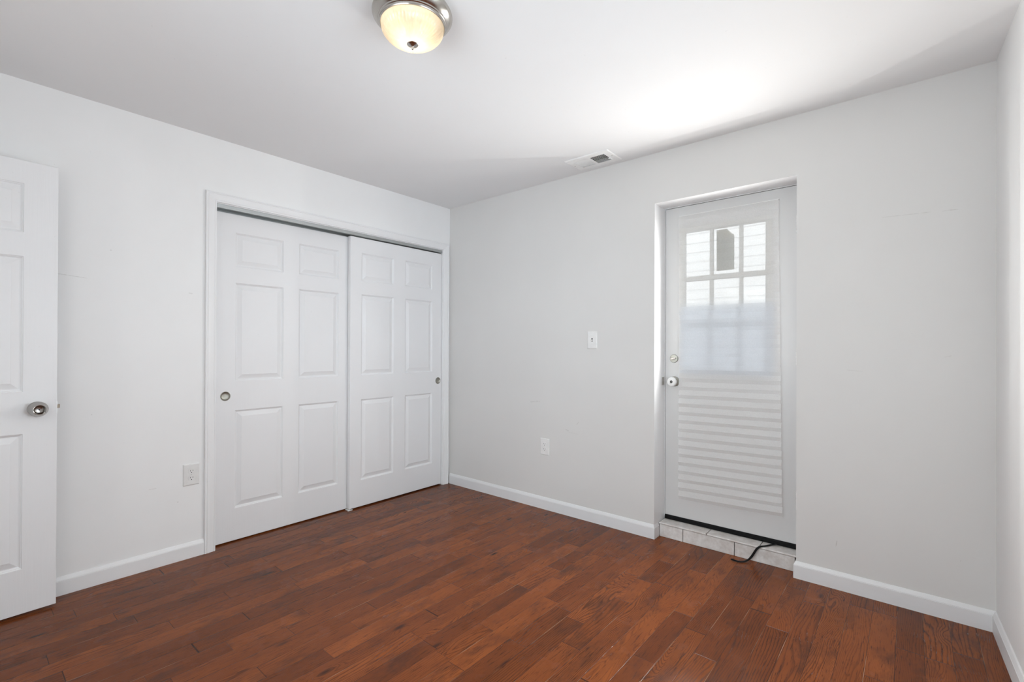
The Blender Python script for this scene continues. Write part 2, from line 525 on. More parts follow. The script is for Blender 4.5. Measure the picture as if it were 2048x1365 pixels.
def lining_mat():
    m, nt, b = newmat('sky tinted lining paper')
    out = nt.nodes['Material Output']
    g = N(nt, 'ShaderNodeNewGeometry').outputs['Position']
    sp = N(nt, 'ShaderNodeSeparateXYZ'); nt.links.new(g, sp.inputs[0])
    d = N(nt, 'ShaderNodeBsdfDiffuse'); d.inputs[0].default_value = (0.88, 0.91, 0.955, 1)  # cool outdoor light put into the sheet's tint
    tl = N(nt, 'ShaderNodeBsdfTranslucent'); tl.inputs[0].default_value = (0.90, 0.93, 0.97, 1)
    tr = N(nt, 'ShaderNodeBsdfTransparent')
    m1 = N(nt, 'ShaderNodeMixShader'); m1.inputs[0].default_value = 0.66
    nt.links.new(d.outputs[0], m1.inputs[1]); nt.links.new(tl.outputs[0], m1.inputs[2])
    # the upper edge fades to clear, standing in for the soft shadow edge
    f = mapr(nt, sp.outputs[2], 1.435, 1.497, 0.10, 1.0, True)
    m2 = N(nt, 'ShaderNodeMixShader'); nt.links.new(f, m2.inputs[0])
    nt.links.new(m1.outputs[0], m2.inputs[1]); nt.links.new(tr.outputs[0], m2.inputs[2])
    nt.links.new(m2.outputs[0], out.inputs[0])
    return m
M['lining'] = lining_mat()
M['sheet'] = plastic('aged paper sheet', (0.50, 0.46, 0.38), 0.8, 0.2)

def dome_mat():
    m, nt, b = newmat('frosted ribbed glass')
    out = nt.nodes['Material Output']
    g = N(nt, 'ShaderNodeNewGeometry').outputs['Position']
    f = mapr(nt, noise(nt, g, 60, 2), 0.3, 0.7, 0.92, 1.0)
    c = mixc(nt, 1.0, (0.97, 0.93, 0.85), comb(nt, f, f, f), 'MULTIPLY')
    tl = N(nt, 'ShaderNodeBsdfTranslucent'); nt.links.new(c, tl.inputs[0])
    tr = N(nt, 'ShaderNodeBsdfTransparent'); tr.inputs[0].default_value = (1.0, 0.95, 0.86, 1)
    gl = N(nt, 'ShaderNodeBsdfGlossy'); gl.inputs['Roughness'].default_value = 0.12
    m1 = N(nt, 'ShaderNodeMixShader'); m1.inputs[0].default_value = 0.22
    nt.links.new(tl.outputs[0], m1.inputs[1]); nt.links.new(tr.outputs[0], m1.inputs[2])
    m2 = N(nt, 'ShaderNodeMixShader'); m2.inputs[0].default_value = 0.07
    nt.links.new(m1.outputs[0], m2.inputs[1]); nt.links.new(gl.outputs[0], m2.inputs[2])
    nt.links.new(m2.outputs[0], out.inputs[0])
    return m
M['dome'] = dome_mat()

def emit_mat(name, color, s):
    m, nt, b = newmat(name)
    b.inputs['Base Color'].default_value = (*color, 1)
    b.inputs['Emission Color'].default_value = (*color, 1)
    b.inputs['Emission Strength'].default_value = s
    return m
M['bulb'] = emit_mat('lit bulb', (1.0, 0.66, 0.28), 0.9)
M['siding'] = paint('beige vinyl siding', (0.66, 0.60, 0.545), 0.5, 0.3, var=0.02)
M['concrete'] = paint('concrete path', (0.42, 0.41, 0.39), 0.9, 0.2, var=0.12)
M['roof'] = paint('outer render', (0.45, 0.43, 0.40), 0.9, 0.2, var=0.1)

# ---------------------------------------------------------------- the room shell
H = 2.44
RW, TH = 3.4215, 0.0385          # right wall: x at the back corner, and its slant
YR = -3.36                       # rear wall (behind the camera)
def rx(y, o=0.0):
    return RW + (-y)*math.tan(TH) - o
CYL, CYR, CZT = -1.864, -0.079, 2.062      # closet opening
DXL, DXR, DZT, DY = 1.903, 2.682, 2.121, 0.1575   # recess of the back door

b = MB(); b.box(-0.75, 3.72, -4.7, 0.0, -0.08, 0.0); b.box(DXL, DXR, 0.0, 0.20, -0.08, 0.0)
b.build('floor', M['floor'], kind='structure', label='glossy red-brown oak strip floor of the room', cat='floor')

# ceiling with the hole for the air vent
VX0, VX1, VY0, VY1 = 1.425, 1.668, -0.222, -0.088
b = MB()
xs_ = [-0.75, VX0, VX1, 3.72]; ys_ = [-4.7, VY0, VY1, 0.24]
for i in range(3):
    for j in range(3):
        if not (i == 1 and j == 1):
            b.box(xs_[i], xs_[i+1], ys_[j], ys_[j+1], H, H+0.16)
b.build('ceiling', M['ceiling'], kind='structure', label='plain white painted ceiling', cat='ceiling')

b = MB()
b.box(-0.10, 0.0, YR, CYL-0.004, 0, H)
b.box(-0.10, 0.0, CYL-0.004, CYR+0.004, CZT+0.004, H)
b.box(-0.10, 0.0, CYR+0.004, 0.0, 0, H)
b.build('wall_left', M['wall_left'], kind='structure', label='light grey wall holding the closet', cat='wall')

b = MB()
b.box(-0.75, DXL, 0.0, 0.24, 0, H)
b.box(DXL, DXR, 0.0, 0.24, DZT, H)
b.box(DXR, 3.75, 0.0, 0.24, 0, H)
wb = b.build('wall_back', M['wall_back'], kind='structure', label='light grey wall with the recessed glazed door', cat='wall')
wb.data.materials.append(M['reveal'])
for p in wb.data.polygons:       # the recess is painted glossy white
    c = p.center
    if 0.01 < c.y < 0.23 and ((abs(c.x-DXL) < 1e-3 and p.normal.x > 0.5) or (abs(c.x-DXR) < 1e-3 and p.normal.x < -0.5) or (abs(c.z-DZT) < 1e-3 and p.normal.z < -0.5)):
        p.material_index = 1

# right wall, turned by TH about the back corner, with a window out of the frame
Mr = Matrix.Translation((RW, 0, 0)) @ Matrix.Rotation(TH, 4, 'Z')
WY0, WY1, WZ0, WZ1 = -2.18, -0.92, 0.46, 2.02
b = MB()
for (y0, y1, z0, z1) in ((-3.7, WY0, 0, H), (WY1, 0.0, 0, H), (WY0, WY1, 0, WZ0), (WY0, WY1, WZ1, H)):
    for q in b.box(0, 0.14, y0, y1, z0, z1):
        q.co = Mr @ q.co
b.build('wall_right', M['wall'], kind='structure', label='bright right-hand wall at the picture edge', cat='wall')
wn_ = empty('window_1', Mr @ Vector((0.07, (WY0+WY1)/2, WZ0)), 'white window in the right wall beside the camera', 'window', kind='structure', rot=(0, 0, TH))
hw, hh = (WY1-WY0)/2, WZ1-WZ0
b = MB()
for (y0, y1, z0, z1) in ((-hw, -hw+0.05, 0, hh), (hw-0.05, hw, 0, hh), (-hw+0.05, hw-0.05, 0, 0.05), (-hw+0.05, hw-0.05, hh-0.05, hh), (-hw+0.05, hw-0.05, hh/2-0.02, hh/2+0.02)):
    b.box(-0.03, 0.03, y0, y1, z0, z1)
b.build('window_frame', M['trim'], wn_)
b = MB(); b.box(-0.003, 0.003, -hw+0.05, hw-0.05, 0.05, hh/2-0.02); b.box(-0.003, 0.003, -hw+0.05, hw-0.05, hh/2+0.02, hh-0.05)
b.build('glass_pane', M['glass'], wn_)

# wall behind the camera: doorway of the open door, and a window added for fill light
DOX0, DOX1 = 0.06, 0.90
BX0, BX1, BZ0, BZ1 = 1.25, 2.95, 0.50, 2.08
b = MB()
b.box(-0.10, DOX0, YR-0.12, YR, 0, H)
b.box(DOX0, DOX1, YR-0.12, YR, 2.07, H)
b.box(DOX1, BX0, YR-0.12, YR, 0, H)
b.box(BX0, BX1, YR-0.12, YR, 0, BZ0)
b.box(BX0, BX1, YR-0.12, YR, BZ1, H)
b.box(BX1, 3.70, YR-0.12, YR, 0, H)
b.build('wall_front', M['wall'], kind='structure', label='wall behind the camera with doorway and added window', cat='wall')
w2 = empty('added_window', ((BX0+BX1)/2, YR-0.06, BZ0), 'white window added for fill light in the wall behind the camera', 'window', kind='structure')
hw, hh = (BX1-BX0)/2, BZ1-BZ0
b = MB()
for (x0, x1, z0, z1) in ((-hw, -hw+0.05, 0, hh), (hw-0.05, hw, 0, hh), (-hw+0.05, hw-0.05, 0, 0.05), (-hw+0.05, hw-0.05, hh-0.05, hh), (-hw+0.05, hw-0.05, hh/2-0.02, hh/2+0.02)):
    b.box(x0, x1, -0.03, 0.03, z0, z1)
b.build('window_frame', M['trim'], w2)
b = MB(); b.box(-hw+0.05, hw-0.05, -0.003, 0.003, 0.05, hh/2-0.02); b.box(-hw+0.05, hw-0.05, -0.003, 0.003, hh/2+0.02, hh-0.05)
b.build('glass_pane', M['glass'], w2)

# closet inside
b = MB()
b.box(-0.75, -0.70, CYL-0.25, 0.0, 0, H)
b.box(-0.70, -0.10, CYL-0.25, CYL-0.20, 0, H)
b.build('wall_closet', M['wall'], kind='structure', label='inner walls of the closet behind the sliding doors', cat='wall')

# baseboards
BP = [(0, 0), (0.013, 0), (0.013, 0.0685), (0.0112, 0.0695), (0.0122, 0.0712), (0.0055, 0.0860), (0.003, 0.0885), (0, 0.089)]
b = MB(); b.sweep([(0, YR), (0, CYL-0.0575)], BP)
b.build('baseboard_left', M['casing'], bevel=0.0006, kind='structure', label='white baseboard between open door and closet', cat='baseboard')
b = MB(); b.sweep([(0.0165, 0), (DXL-0.005, 0), (DXL-0.005, 0.064)], BP)
b.build('baseboard_back', M['trim'], bevel=0.0006, kind='structure', label='white baseboard between closet and tiled door step', cat='baseboard')
b = MB(); b.sweep([(DXR+0.002, 0.064), (DXR+0.002, 0), (RW, 0), (rx(YR), YR)], BP)
b.build('baseboard_right', M['trim'], bevel=0.0006, kind='structure', label='white baseboard from the door step round the right corner', cat='baseboard')

# ---------------------------------------------------------------- closet: casing, jamb, track, doors
CP = [(0.0, 0.0), (0.0, 0.0085), (0.002, 0.0105), (0.006, 0.0110), (0.0075, 0.0095), (0.010, 0.0095), (0.014, 0.0115), (0.030, 0.0135), (0.043, 0.0160), (0.0455, 0.0142), (0.048, 0.0142), (0.050, 0.0165), (0.055, 0.0165), (0.057, 0.0145), (0.057, 0.0)]
b = MB()
rings = []
for (o, h) in CP:
    rings.append([b.bm.verts.new((h, CYL-o, 0)), b.bm.verts.new((h, CYL-o, CZT+o)), b.bm.verts.new((h, CYR+o, CZT+o)), b.bm.verts.new((h, CYR+o, 0))])
for A, B in zip(rings, rings[1:]+rings[:1]):
    for i in range(3):
        b.bm.faces.new((A[i], A[i+1], B[i+1], B[i]))
b.bm.faces.new([r[0] for r in rings]); b.bm.faces.new([r[3] for r in rings][::-1])
b.build('trim_1', M['casing'], kind='structure', label='white moulded casing around the closet opening', cat='trim')
b = MB()
b.box(-0.10, -0.0005, CYL-0.0035, CYL+0.004, 0, CZT); b.box(-0.10, -0.0005, CYR-0.004, CYR+0.0035, 0, CZT)
b.box(-0.10, -0.0005, CYL+0.004, CYR-0.004, CZT-0.004, CZT+0.0035)
b.build('trim_2', M['casing'], kind='structure', label='white jamb lining of the closet opening', cat='trim')

b = MB()
TY0, TY1 = CYL+0.006, CYR-0.006
zt_ = CZT-0.0045
b.box(-0.088, -0.004, TY0, TY1, zt_-0.002, zt_)
b.box(-0.006, -0.004, TY0, TY1, zt_-0.023, zt_-0.002)
b.box(-0.0425, -0.0405, TY0, TY1, zt_-0.021, zt_-0.002)
b.box(-0.0475, -0.0455, TY0, TY1, zt_-0.021, zt_-0.002)
b.box(-0.088, -0.086, TY0, TY1, zt_-0.026, zt_-0.002)
b.build('sliding_door_track', M['alu'], label='grey metal sliding track above the closet doors', cat='door track')

PROF = [(0.0, 0.0), (0.0015, 0.0040), (0.0045, 0.0050), (0.0065, 0.0088), (0.0095, 0.0110), (0.0125, 0.0110), (0.0370, 0.0026), (0.0385, 0.0018), (0.0400, 0.0018)]
def panel_face(b, us, zs, panels, P):
    """one face of a moulded door: grid of flat cells with sunk and raised panels; P(u, z, depth) -> point"""
    for i in range(len(us)-1):
        for j in range(len(zs)-1):
            u0, u1, z0, z1 = us[i], us[i+1], zs[j], zs[j+1]
            if (i, j) in panels:
                prev = None
                for (s, d) in PROF:
                    r = [b.bm.verts.new(P(*q, d)) for q in ((u0+s, z0+s), (u1-s, z0+s), (u1-s, z1-s), (u0+s, z1-s))]
                    if prev:
                        for k in range(4):
                            b.bm.faces.new((prev[k], prev[(k+1) % 4], r[(k+1) % 4], r[k]))
                    prev = r
                b.bm.faces.new(prev)
            else:
                b.bm.faces.new([b.bm.verts.new(P(*q, 0.0)) for q in ((u0, z0), (u1, z0), (u1, z1), (u0, z1))])

def moulded_door(us, zs, thick, hole=None):
    """six-panel slab in local coords: u along +y, front face at x = 0 towards +x"""
    b = MB()
    pan = {(i, j) for i in (1, 3) for j in (1, 3, 5)}
    panel_face(b, us, zs, pan, lambda u, z, d: (-d, u, z))
    panel_face(b, us, zs, pan, lambda u, z, d: (-thick+d, u, z))
    for j in range(len(zs)-1):
        for u in (us[0], us[-1]):
            b.bm.faces.new([b.bm.verts.new(p) for p in ((0, u, zs[j]), (-thick, u, zs[j]), (-thick, u, zs[j+1]), (0, u, zs[j+1]))])
    for i in range(len(us)-1):
        for z in (zs[0], zs[-1]):
            b.bm.faces.new([b.bm.verts.new(p) for p in ((0, us[i], z), (-thick, us[i], z), (-thick, us[i+1], z), (0, us[i+1], z))])
    bmesh.ops.remove_doubles(b.bm, verts=b.bm.verts, dist=1e-5)
    return b

def bore(o, centre, axis, r, depth):
    """sink a round pocket into a finished mesh and keep only the result"""
    c = MB()
    q = Vector(axis).to_track_quat('Z', 'Y').to_matrix().to_4x4()
    c.lathe([(0, -depth), (r, -depth), (r, 0.02), (0, 0.02)], Matrix.Translation(centre) @ q, 40)
    co = c.build('cutter', None)
    md = o.modifiers.new('bore', 'BOOLEAN')
    md.operation = 'DIFFERENCE'
    md.object = co
    md.solver = 'EXACT'
    dg = bpy.context.evaluated_depsgraph_get()
    me = bpy.data.meshes.new_from_object(o.evaluated_get(dg))
    o.modifiers.remove(md)
    old = o.data
    o.data = me
    bpy.data.meshes.remove(old)
    bpy.data.objects.remove(co)

def cup_pull(parent, u, z):
    b = MB()
    Mx = Matrix.Translation((0, u, z)) @ Matrix.Rotation(PI/2, 4, 'Y')
    b.lathe([(0, -0.0085), (0.010, -0.0083), (0.0185, -0.0075), (0.0235, -0.0045), (0.0252, 0.0004), (0.0268, 0.0014), (0.0284, 0.0010), (0.0288, 0.0002), (0.0272, -0.0002), (0.0256, -0.0060), (0.020, -0.0098), (0, -0.0105)], Mx, 48)
    return b.build('finger_pull', M['nickel_dark'], parent, smooth=40, label='round satin nickel finger pull')

ZS = [0.008, 0.205, 0.810, 0.993, 1.600, 1.702, 1.911, 2.024]
def closet_door(name, x, us, pull_u, pull_z, label, zlift=0.0):
    root = empty(name, (x, 0, zlift), label, 'door', kind='structure')
    slab = moulded_door(us, ZS, 0.034).build('door_slab', M['door'])
    bore(slab, (0, pull_u, pull_z), (1, 0, 0), 0.0274, 0.0125)
    slab.parent = root
    slab.data.materials.clear(); slab.data.materials.append(M['door'])
    bv = slab.modifiers.new('bevel', 'BEVEL'); bv.width = 0.0012; bv.segments = 2; bv.limit_method = 'ANGLE'; bv.angle_limit = math.radians(60)
    cup_pull(root, pull_u, pull_z)
    return root
closet_door('door_1', -0.052, [-1.8575, -1.738, -1.444, -1.338, -1.045, -0.945], -1.7925, 0.902, 'left sliding closet door, white with six panels, set behind the other')
closet_door('door_2', -0.0115, [-0.9735, -0.881, -0.589, -0.476, -0.190, -0.0865], -0.1235, 0.913, 'right sliding closet door, white with six panels, in front by the corner', 0.002)

b = MB(); b.box(-0.050, -0.006, -0.985, -0.958, 0, 0.004); b.box(-0.0505, -0.0465, -0.985, -0.958, 0.004, 0.006)
b.box(-0.0105, -0.004, -0.990, -0.953, 0.0005, 0.0062)
b.build('floor_guide', M['white_plastic'], bevel=0.0006, label='small white plastic floor guide where the closet doors meet', cat='door guide')

# ---------------------------------------------------------------- open six-panel door on the left
ang = math.radians(2.2)
door = empty('door_3', (0.120, -2.559, 0), 'open white six-panel door at the left edge with nickel knob', 'door', kind='structure', rot=(0, 0, ang))
DW = 0.755
us3 = [-DW, -DW+0.112, -DW+0.112+0.205, -0.112-0.205, -0.112, 0.0]
zs3 = [0.013, 0.212, 0.812, 1.000, 1.605, 1.712, 1.930, 2.032]
sl = moulded_door(us3, zs3, 0.035).build('door_slab', M['door'], door, bevel=0.0012)
for md in sl.modifiers: md.angle_limit = math.radians(60)
KY, KZ = -0.067, 0.921
def knob_profile():
    return [(0, 0), (0.0325, 0), (0.0325, 0.003), (0.030, 0.006), (0.016, 0.009), (0.0135, 0.022), (0.018, 0.027), (0.030, 0.031), (0.0335, 0.034), (0.0338, 0.037), (0.0325, 0.0395), (0.0250, 0.0640), (0.0222, 0.0735), (0.0207, 0.0748), (0.0190, 0.0740), (0.0135, 0.0625), (0.0125, 0.0620)]
def serr(r, z, a):
    return r + (0.0007*math.cos(a*56) if 0.0335 < z < 0.0385 else 0.0)
def interior_knob(parent, M4):
    b = MB(); b.lathe(knob_profile() + [(0.0, 0.0620)], M4, 224, serr)
    k = b.build('door_knob', M['knob'], parent, smooth=28)
    b = MB(); b.lathe([(0.0, 0.0474), (0.0092, 0.0474), (0.0092, 0.0535), (0.0082, 0.0545), (0.0028, 0.0545), (0.0026, 0.0500), (0, 0.0500)], M4, 32)
    b.build('lock_button', M['knob'], k, smooth=30)
    b = MB(); b.lathe([(0, 0.0646), (0.0024, 0.0646), (0.0024, 0.0651), (0, 0.0651)], M4, 16)
    b.build('keyhole', M['dark'], k)
interior_knob(door, Matrix.Translation((0, KY, KZ)) @ Matrix.Rotation(PI/2, 4, 'Y'))
interior_knob(door, Matrix.Translation((-0.035, KY, KZ)) @ Matrix.Rotation(-PI/2, 4, 'Y'))
b = MB(); b.box(-0.029, -0.006, 0.0, 0.0012, KZ-0.028, KZ+0.028)
lp = b.build('latch_plate', M['nickel'], door)
b = MB(); b.poly_prism([(-0.024, 0.0012), (-0.011, 0.0012), (-0.011, 0.0115), (-0.017, 0.0115)], 2, KZ-0.004, KZ+0.013)
b.build('latch_bolt', M['brass'], door, bevel=0.0006)
for hz in (0.28, 1.02, 1.80):
    b = MB(); b.lathe([(0, hz-0.045), (0.0055, hz-0.045), (0.0055, hz+0.045), (0, hz+0.045)], Matrix.Translation((0.004, -DW-0.007, 0)), 20)
    b.build('hinge', M['nickel'], door, smooth=40)
b = MB()
b.box(DOX0-0.055, DOX0+0.012, YR+0.0005, YR+0.016, 0, 2.06); b.box(DOX1-0.012, DOX1+0.055, YR+0.0005, YR+0.016, 0, 2.06)
b.box(DOX0-0.055, DOX1+0.055, YR+0.0005, YR+0.016, 2.06, 2.125)
b.build('trim_3', M['trim'], kind='structure', label='white casing of the doorway behind the camera', cat='trim')

# hallway beyond the open door
b = MB()
b.box(-0.85, -0.75, -4.7, YR-0.12, 0, H); b.box(1.35, 1.45, -4.7, YR-0.12, 0, H); b.box(-0.75, 1.35, -4.7, -4.6, 0, H)
b.build('wall_hall', M['wall'], kind='structure', label='hallway walls beyond the open doorway', cat='wall')

# ---------------------------------------------------------------- recessed glazed door in the back wall
SX0, SX1, SZ0, SZ1 = 1.9115, 2.6575, 0.119, 2.1135
b = MB()
b.box(DXL+0.0003, DXL+0.0055, DY+0.002, 0.235, 0.09, DZT-0.0003)
b.box(2.6635, DXR-0.0003, DY-0.004, 0.235, 0.09, DZT-0.0003)
b.box(DXL+0.0055, 2.6635, DY-0.002, 0.235, DZT-0.0042, DZT-0.0003)
b.box(DXL+0.0055, DXL+0.020, 0.204, 0.235, 0.09, DZT-0.0042)
b.build('trim_4', M['trim'], kind='structure', label='white frame of the recessed door', cat='trim')

gd = empty('door_4', (0, DY, 0), 'recessed white back door with glazed upper half and paper shade', 'door', kind='structure')
GX0, GX1, GZ0, GZ1 = 2.006, 2.537, 1.041, 1.977
b = MB()
b.box(SX0, GX0+0.02, 0, 0.044, SZ0, SZ1); b.box(GX1-0.02, SX1, 0, 0.044, SZ0, SZ1)
b.box(GX0+0.02, GX1-0.02, 0, 0.044, SZ0, GZ0+0.02); b.box(GX0+0.02, GX1-0.02, 0, 0.044, GZ1-0.02, SZ1)
bmesh.ops.remove_doubles(b.bm, verts=b.bm.verts, dist=1e-6)
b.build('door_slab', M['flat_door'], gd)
# raised glazing frame with its muntins
cols = [(2.0445, 2.186), (2.212, 2.356), (2.381, 2.5235)]
rows = [(1.076, 1.338), (1.370, 1.629), (1.663, 1.935)]
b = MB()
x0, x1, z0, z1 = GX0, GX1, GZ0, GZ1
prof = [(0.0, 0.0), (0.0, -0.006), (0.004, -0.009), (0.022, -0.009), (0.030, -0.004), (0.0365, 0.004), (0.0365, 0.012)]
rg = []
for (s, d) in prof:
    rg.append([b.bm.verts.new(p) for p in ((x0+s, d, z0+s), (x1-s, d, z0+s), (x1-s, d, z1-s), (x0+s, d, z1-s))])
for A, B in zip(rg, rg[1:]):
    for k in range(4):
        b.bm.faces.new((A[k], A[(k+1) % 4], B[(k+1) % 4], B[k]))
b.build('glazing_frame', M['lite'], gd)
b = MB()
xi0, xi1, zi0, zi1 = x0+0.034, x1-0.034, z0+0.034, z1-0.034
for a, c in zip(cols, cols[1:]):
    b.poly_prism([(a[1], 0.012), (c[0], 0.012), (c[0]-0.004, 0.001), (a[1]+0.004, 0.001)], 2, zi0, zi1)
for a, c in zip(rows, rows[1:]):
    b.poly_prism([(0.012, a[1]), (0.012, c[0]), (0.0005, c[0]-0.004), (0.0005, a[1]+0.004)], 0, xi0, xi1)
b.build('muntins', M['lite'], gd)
b = MB(); b.box(GX0+0.021, GX1-0.021, 0.014, 0.020, GZ0+0.021, GZ1-0.021)
b.build('glass_pane', M['glass'], gd)
# deadbolt
Md = Matrix.Translation((1.968, 0, 1.1375)) @ Matrix.Rotation(PI/2, 4, 'X')
b = MB(); b.lathe([(0, 0), (0.0265, 0), (0.0265, 0.004), (0.0245, 0.0065), (0.008, 0.0075), (0.008, 0.0115), (0, 0.0115)], Md, 48)
db = b.build('deadbolt', M['nickel_dark'], gd, smooth=35)
b = MB()
v = b.xf_box(Matrix.Translation((1.968, -0.0165, 1.1375)) @ Matrix.Rotation(math.radians(-12), 4, 'Y'), 0.036, 0.012, 0.0085)
b.build('thumb_turn', M['nickel'], db, bevel=0.002)
# knob with white cover
Mk = Matrix.Translation((1.972, 0, 0.990)) @ Matrix.Rotation(PI/2, 4, 'X')
b = MB(); b.lathe([(0, 0), (0.032, 0), (0.032, 0.004), (0.028, 0.009), (0.014, 0.011), (0.012, 0.024), (0, 0.024)], Mk, 48)
kb = b.build('knob_rose', M['nickel_dark'], gd, smooth=35)
b = MB(); b.lathe([(0, 0.022), (0.017, 0.022), (0.026, 0.028), (0.0292, 0.036), (0.0292, 0.050), (0.0275, 0.055), (0.024, 0.0575), (0.0092, 0.059), (0.0088, 0.0555), (0, 0.0555)], Mk, 56)
kw = b.build('knob_cover', M['white_plastic'], gd, smooth=35, label='white knob cover')
b = MB(); b.lathe([(0, 0.0556), (0.0086, 0.0556), (0.0086, 0.0568), (0, 0.0572)], Mk, 32)
b.build('knob_centre', M['dark'], kw, smooth=35)
b = MB(); b.xf_box(Mk @ Matrix.Translation((0, 0, 0.0575)), 0.009, 0.0018, 0.0012)
b.build('key_slot', M['nickel'], kw)
b = MB(); b.box(SX0-0.0025, SX0-0.0003, 0.004, 0.026, 0.975, 1.010)
b.build('latch_bolt', M['nickel'], gd)
# hinges at the right edge
for hz in (1.896, 1.157, 0.36):
    b = MB()
    for k in range(5):
        z_ = hz-0.05+k*0.02
        b.lathe([(0, z_+0.0006), (0.0052, z_+0.0006), (0.0058, z_+0.0015), (0.0058, z_+0.0185), (0.0052, z_+0.0194), (0, z_+0.0194)], Matrix.Translation((2.6605, -0.006, 0)), 16)
    b.lathe([(0, hz+0.05), (0.004, hz+0.05), (0.0045, hz+0.053), (0, hz+0.056)], Matrix.Translation((2.6605, -0.006, 0)), 16)
    b.build('hinge', M['white_metal'], gd, smooth=40)
# black sweep at the bottom, dark gasket in the gaps
b = MB(); b.poly_prism([(-0.004, 0.0905), (-0.010, 0.097), (-0.009, 0.112), (-0.004, 0.1187), (0.040, 0.1187), (0.040, 0.0905)], 0, SX0, SX1)
b.build('door_sweep', M['rubber'], gd, bevel=0.001)
b = MB()
b.box(SX0-0.0058, SX0-0.0002, 0.009, 0.036, SZ0, SZ1+0.003); b.box(SX1+0.0003, SX1+0.0056, 0.009, 0.036, SZ0, SZ1+0.003)
b.box(SX0, SX1, 0.009, 0.036, SZ1+0.0003, SZ1+0.003)
b.build('gasket', M['rubber'], gd)
b = MB(); b.box(DXL+0.0002, DXL+0.0022, 0.118, 0.149, 0.965, 1.015)
b.build('strike_plate', M['nickel'], label='small metal strike plate on the white reveal beside the knob', cat='strike plate')

# tiled step in the recess
b = MB()
tx0, tx1 = DXL+0.009, DXR-0.012
b.box(tx0, tx1, 0.073, DY+0.07, 0, 0.0795)
st = empty('tiled_step', ((tx0+tx1)/2, 0.11, 0), 'low step faced with grey stone-look tiles under the back door', 'step')
def build_local(b, name, mat, **kw):
    o = b.build(name, mat, None, **kw)
    o.parent = st
    o.matrix_parent_inverse = Matrix.Translation(st.location).inverted()
    return o
build_local(b, 'grout', M['grout'])
b = MB()
for a, c in zip([tx0, 2.062, 2.361, tx1-0.0035], [2.060, 2.359, tx1-0.0035]):
    b.box(a+(0.001 if a != tx0 else 0), c-0.001, 0.066, 0.0735, 0.0008, 0.0775)
build_local(b, 'riser_tiles', M['tile'], bevel=0.0012)
b = MB()
for a, c in zip([tx0-0.004, 2.204, 2.491], [2.202, 2.489, tx1+0.008]):
    b.box(a+0.001, c-0.001, 0.062, DY+0.06, 0.0800, 0.0895)
build_local(b, 'tread_tiles', M['tile'], bevel=0.0025)

# loose rubber strip
ctrl = [(2.566, 0.140, 0.1000), (2.545, 0.126, 0.0965), (2.520, 0.092, 0.0935), (2.498, 0.062, 0.0930), (2.483, 0.051, 0.0790), (2.470, 0.047, 0.0550), (2.458, 0.046, 0.0320), (2.446, 0.040, 0.0150), (2.432, 0.020, 0.0065), (2.414, 0.000, 0.0045), (2.392, -0.010, 0.0060), (2.363, -0.010, 0.0080)]
nr = [(0, 0, 1)]*3 + [(-0.3, -0.5, 0.8), (-0.5, -0.75, 0.4), (-0.5, -0.8, 0.25), (-0.5, -0.8, 0.25), (-0.4, -0.6, 0.6), (-0.2, -0.3, 0.9), (0, 0, 1), (0, -0.2, 1), (0, -0.2, 1)]
pts, nn = [], []
def cat_rom(P, i, t):
    p0, p1, p2, p3 = (Vector(P[max(0, min(len(P)-1, i+k))]) for k in (-1, 0, 1, 2))
    return 0.5*((2*p1) + (p2-p0)*t + (2*p0-5*p1+4*p2-p3)*t*t + (3*p1-p0-3*p2+p3)*t**3)
for i in range(len(ctrl)-1):
    for k in range(6):
        pts.append(cat_rom(ctrl, i, k/6)); nn.append(Vector(nr[i]).lerp(Vector(nr[i+1]), k/6))
pts.append(Vector(ctrl[-1])); nn.append(Vector(nr[-1]))
b = MB(); b.tube(pts, 0.0075, 0.0020, nn)
b.build('weather_strip', M['rubber'], smooth=60, label='loose black rubber strip curling off the tiled step onto the floor', cat='weather strip')

# ---------------------------------------------------------------- pleated paper shade on the glazed door
def shade():
    b = MB()
    NPL = 34
    zt, zb = 2.050, 0.258
    pit = (zt-zb)/NPL
    rows_ = []
    for k in range(2*NPL+1):
        f = k/(2*NPL)
        z = zt-(zt-zb)*f - (0.0 if k % 2 == 0 else 0.004)
        dpt = 0.0016 + 0.0115*min(1.0, max(0.0, (1.10-z)/0.22))
        yy = 0.1365 - (dpt if k % 2 else 0.0) - 0.012*max(0.0, (f-0.45)/0.55)
        xl = 2.0045 + 0.009*f + random.uniform(-.0007, .0007)
        xr = 2.572 + 0.024*f**1.2 + random.uniform(-.0007, .0007)
        tilt = 0.021*f**2
        line = []
        for i in range(13):
            t = i/12
            sag = 0.0016*math.sin(PI*t)*math.sin(k*0.9)*f
            line.append(b.bm.verts.new((xl+(xr-xl)*t, yy + 0.0012*math.sin(5*t+k*0.3)*f, z - tilt*(1-t)*0.6 + tilt*0.4*t + sag)))
        rows_.append(line)
    for A, B in zip(rows_, rows_[1:]):
        for i in range(12):
            b.bm.faces.new((A[i], A[i+1], B[i+1], B[i]))
    return b
sh = empty('pleated_shade', (2.288, 0.14, 2.05), 'sheer white pleated paper shade hanging over the glazed back door', 'window shade')
o = shade().build('pleated_paper', M['paper']); o.parent = sh; o.matrix_parent_inverse = Matrix.Translation(sh.location).inverted()
b = MB(); b.box(2.0045, 2.572, 0.1375, 0.1565, 2.0480, 2.0520)
o = b.build('head_strip', M['white_plastic']); o.parent = sh; o.matrix_parent_inverse = Matrix.Translation(sh.location).inverted()

b = MB(); b.box(2.014, 2.549, 0.1400, 0.1403, 1.041, 1.497)  # added sheet, put in for the soft glow over the lower glass
o = b.build('added_lining', M['lining']); o.parent = sh; o.matrix_parent_inverse = Matrix.Translation(sh.location).inverted()

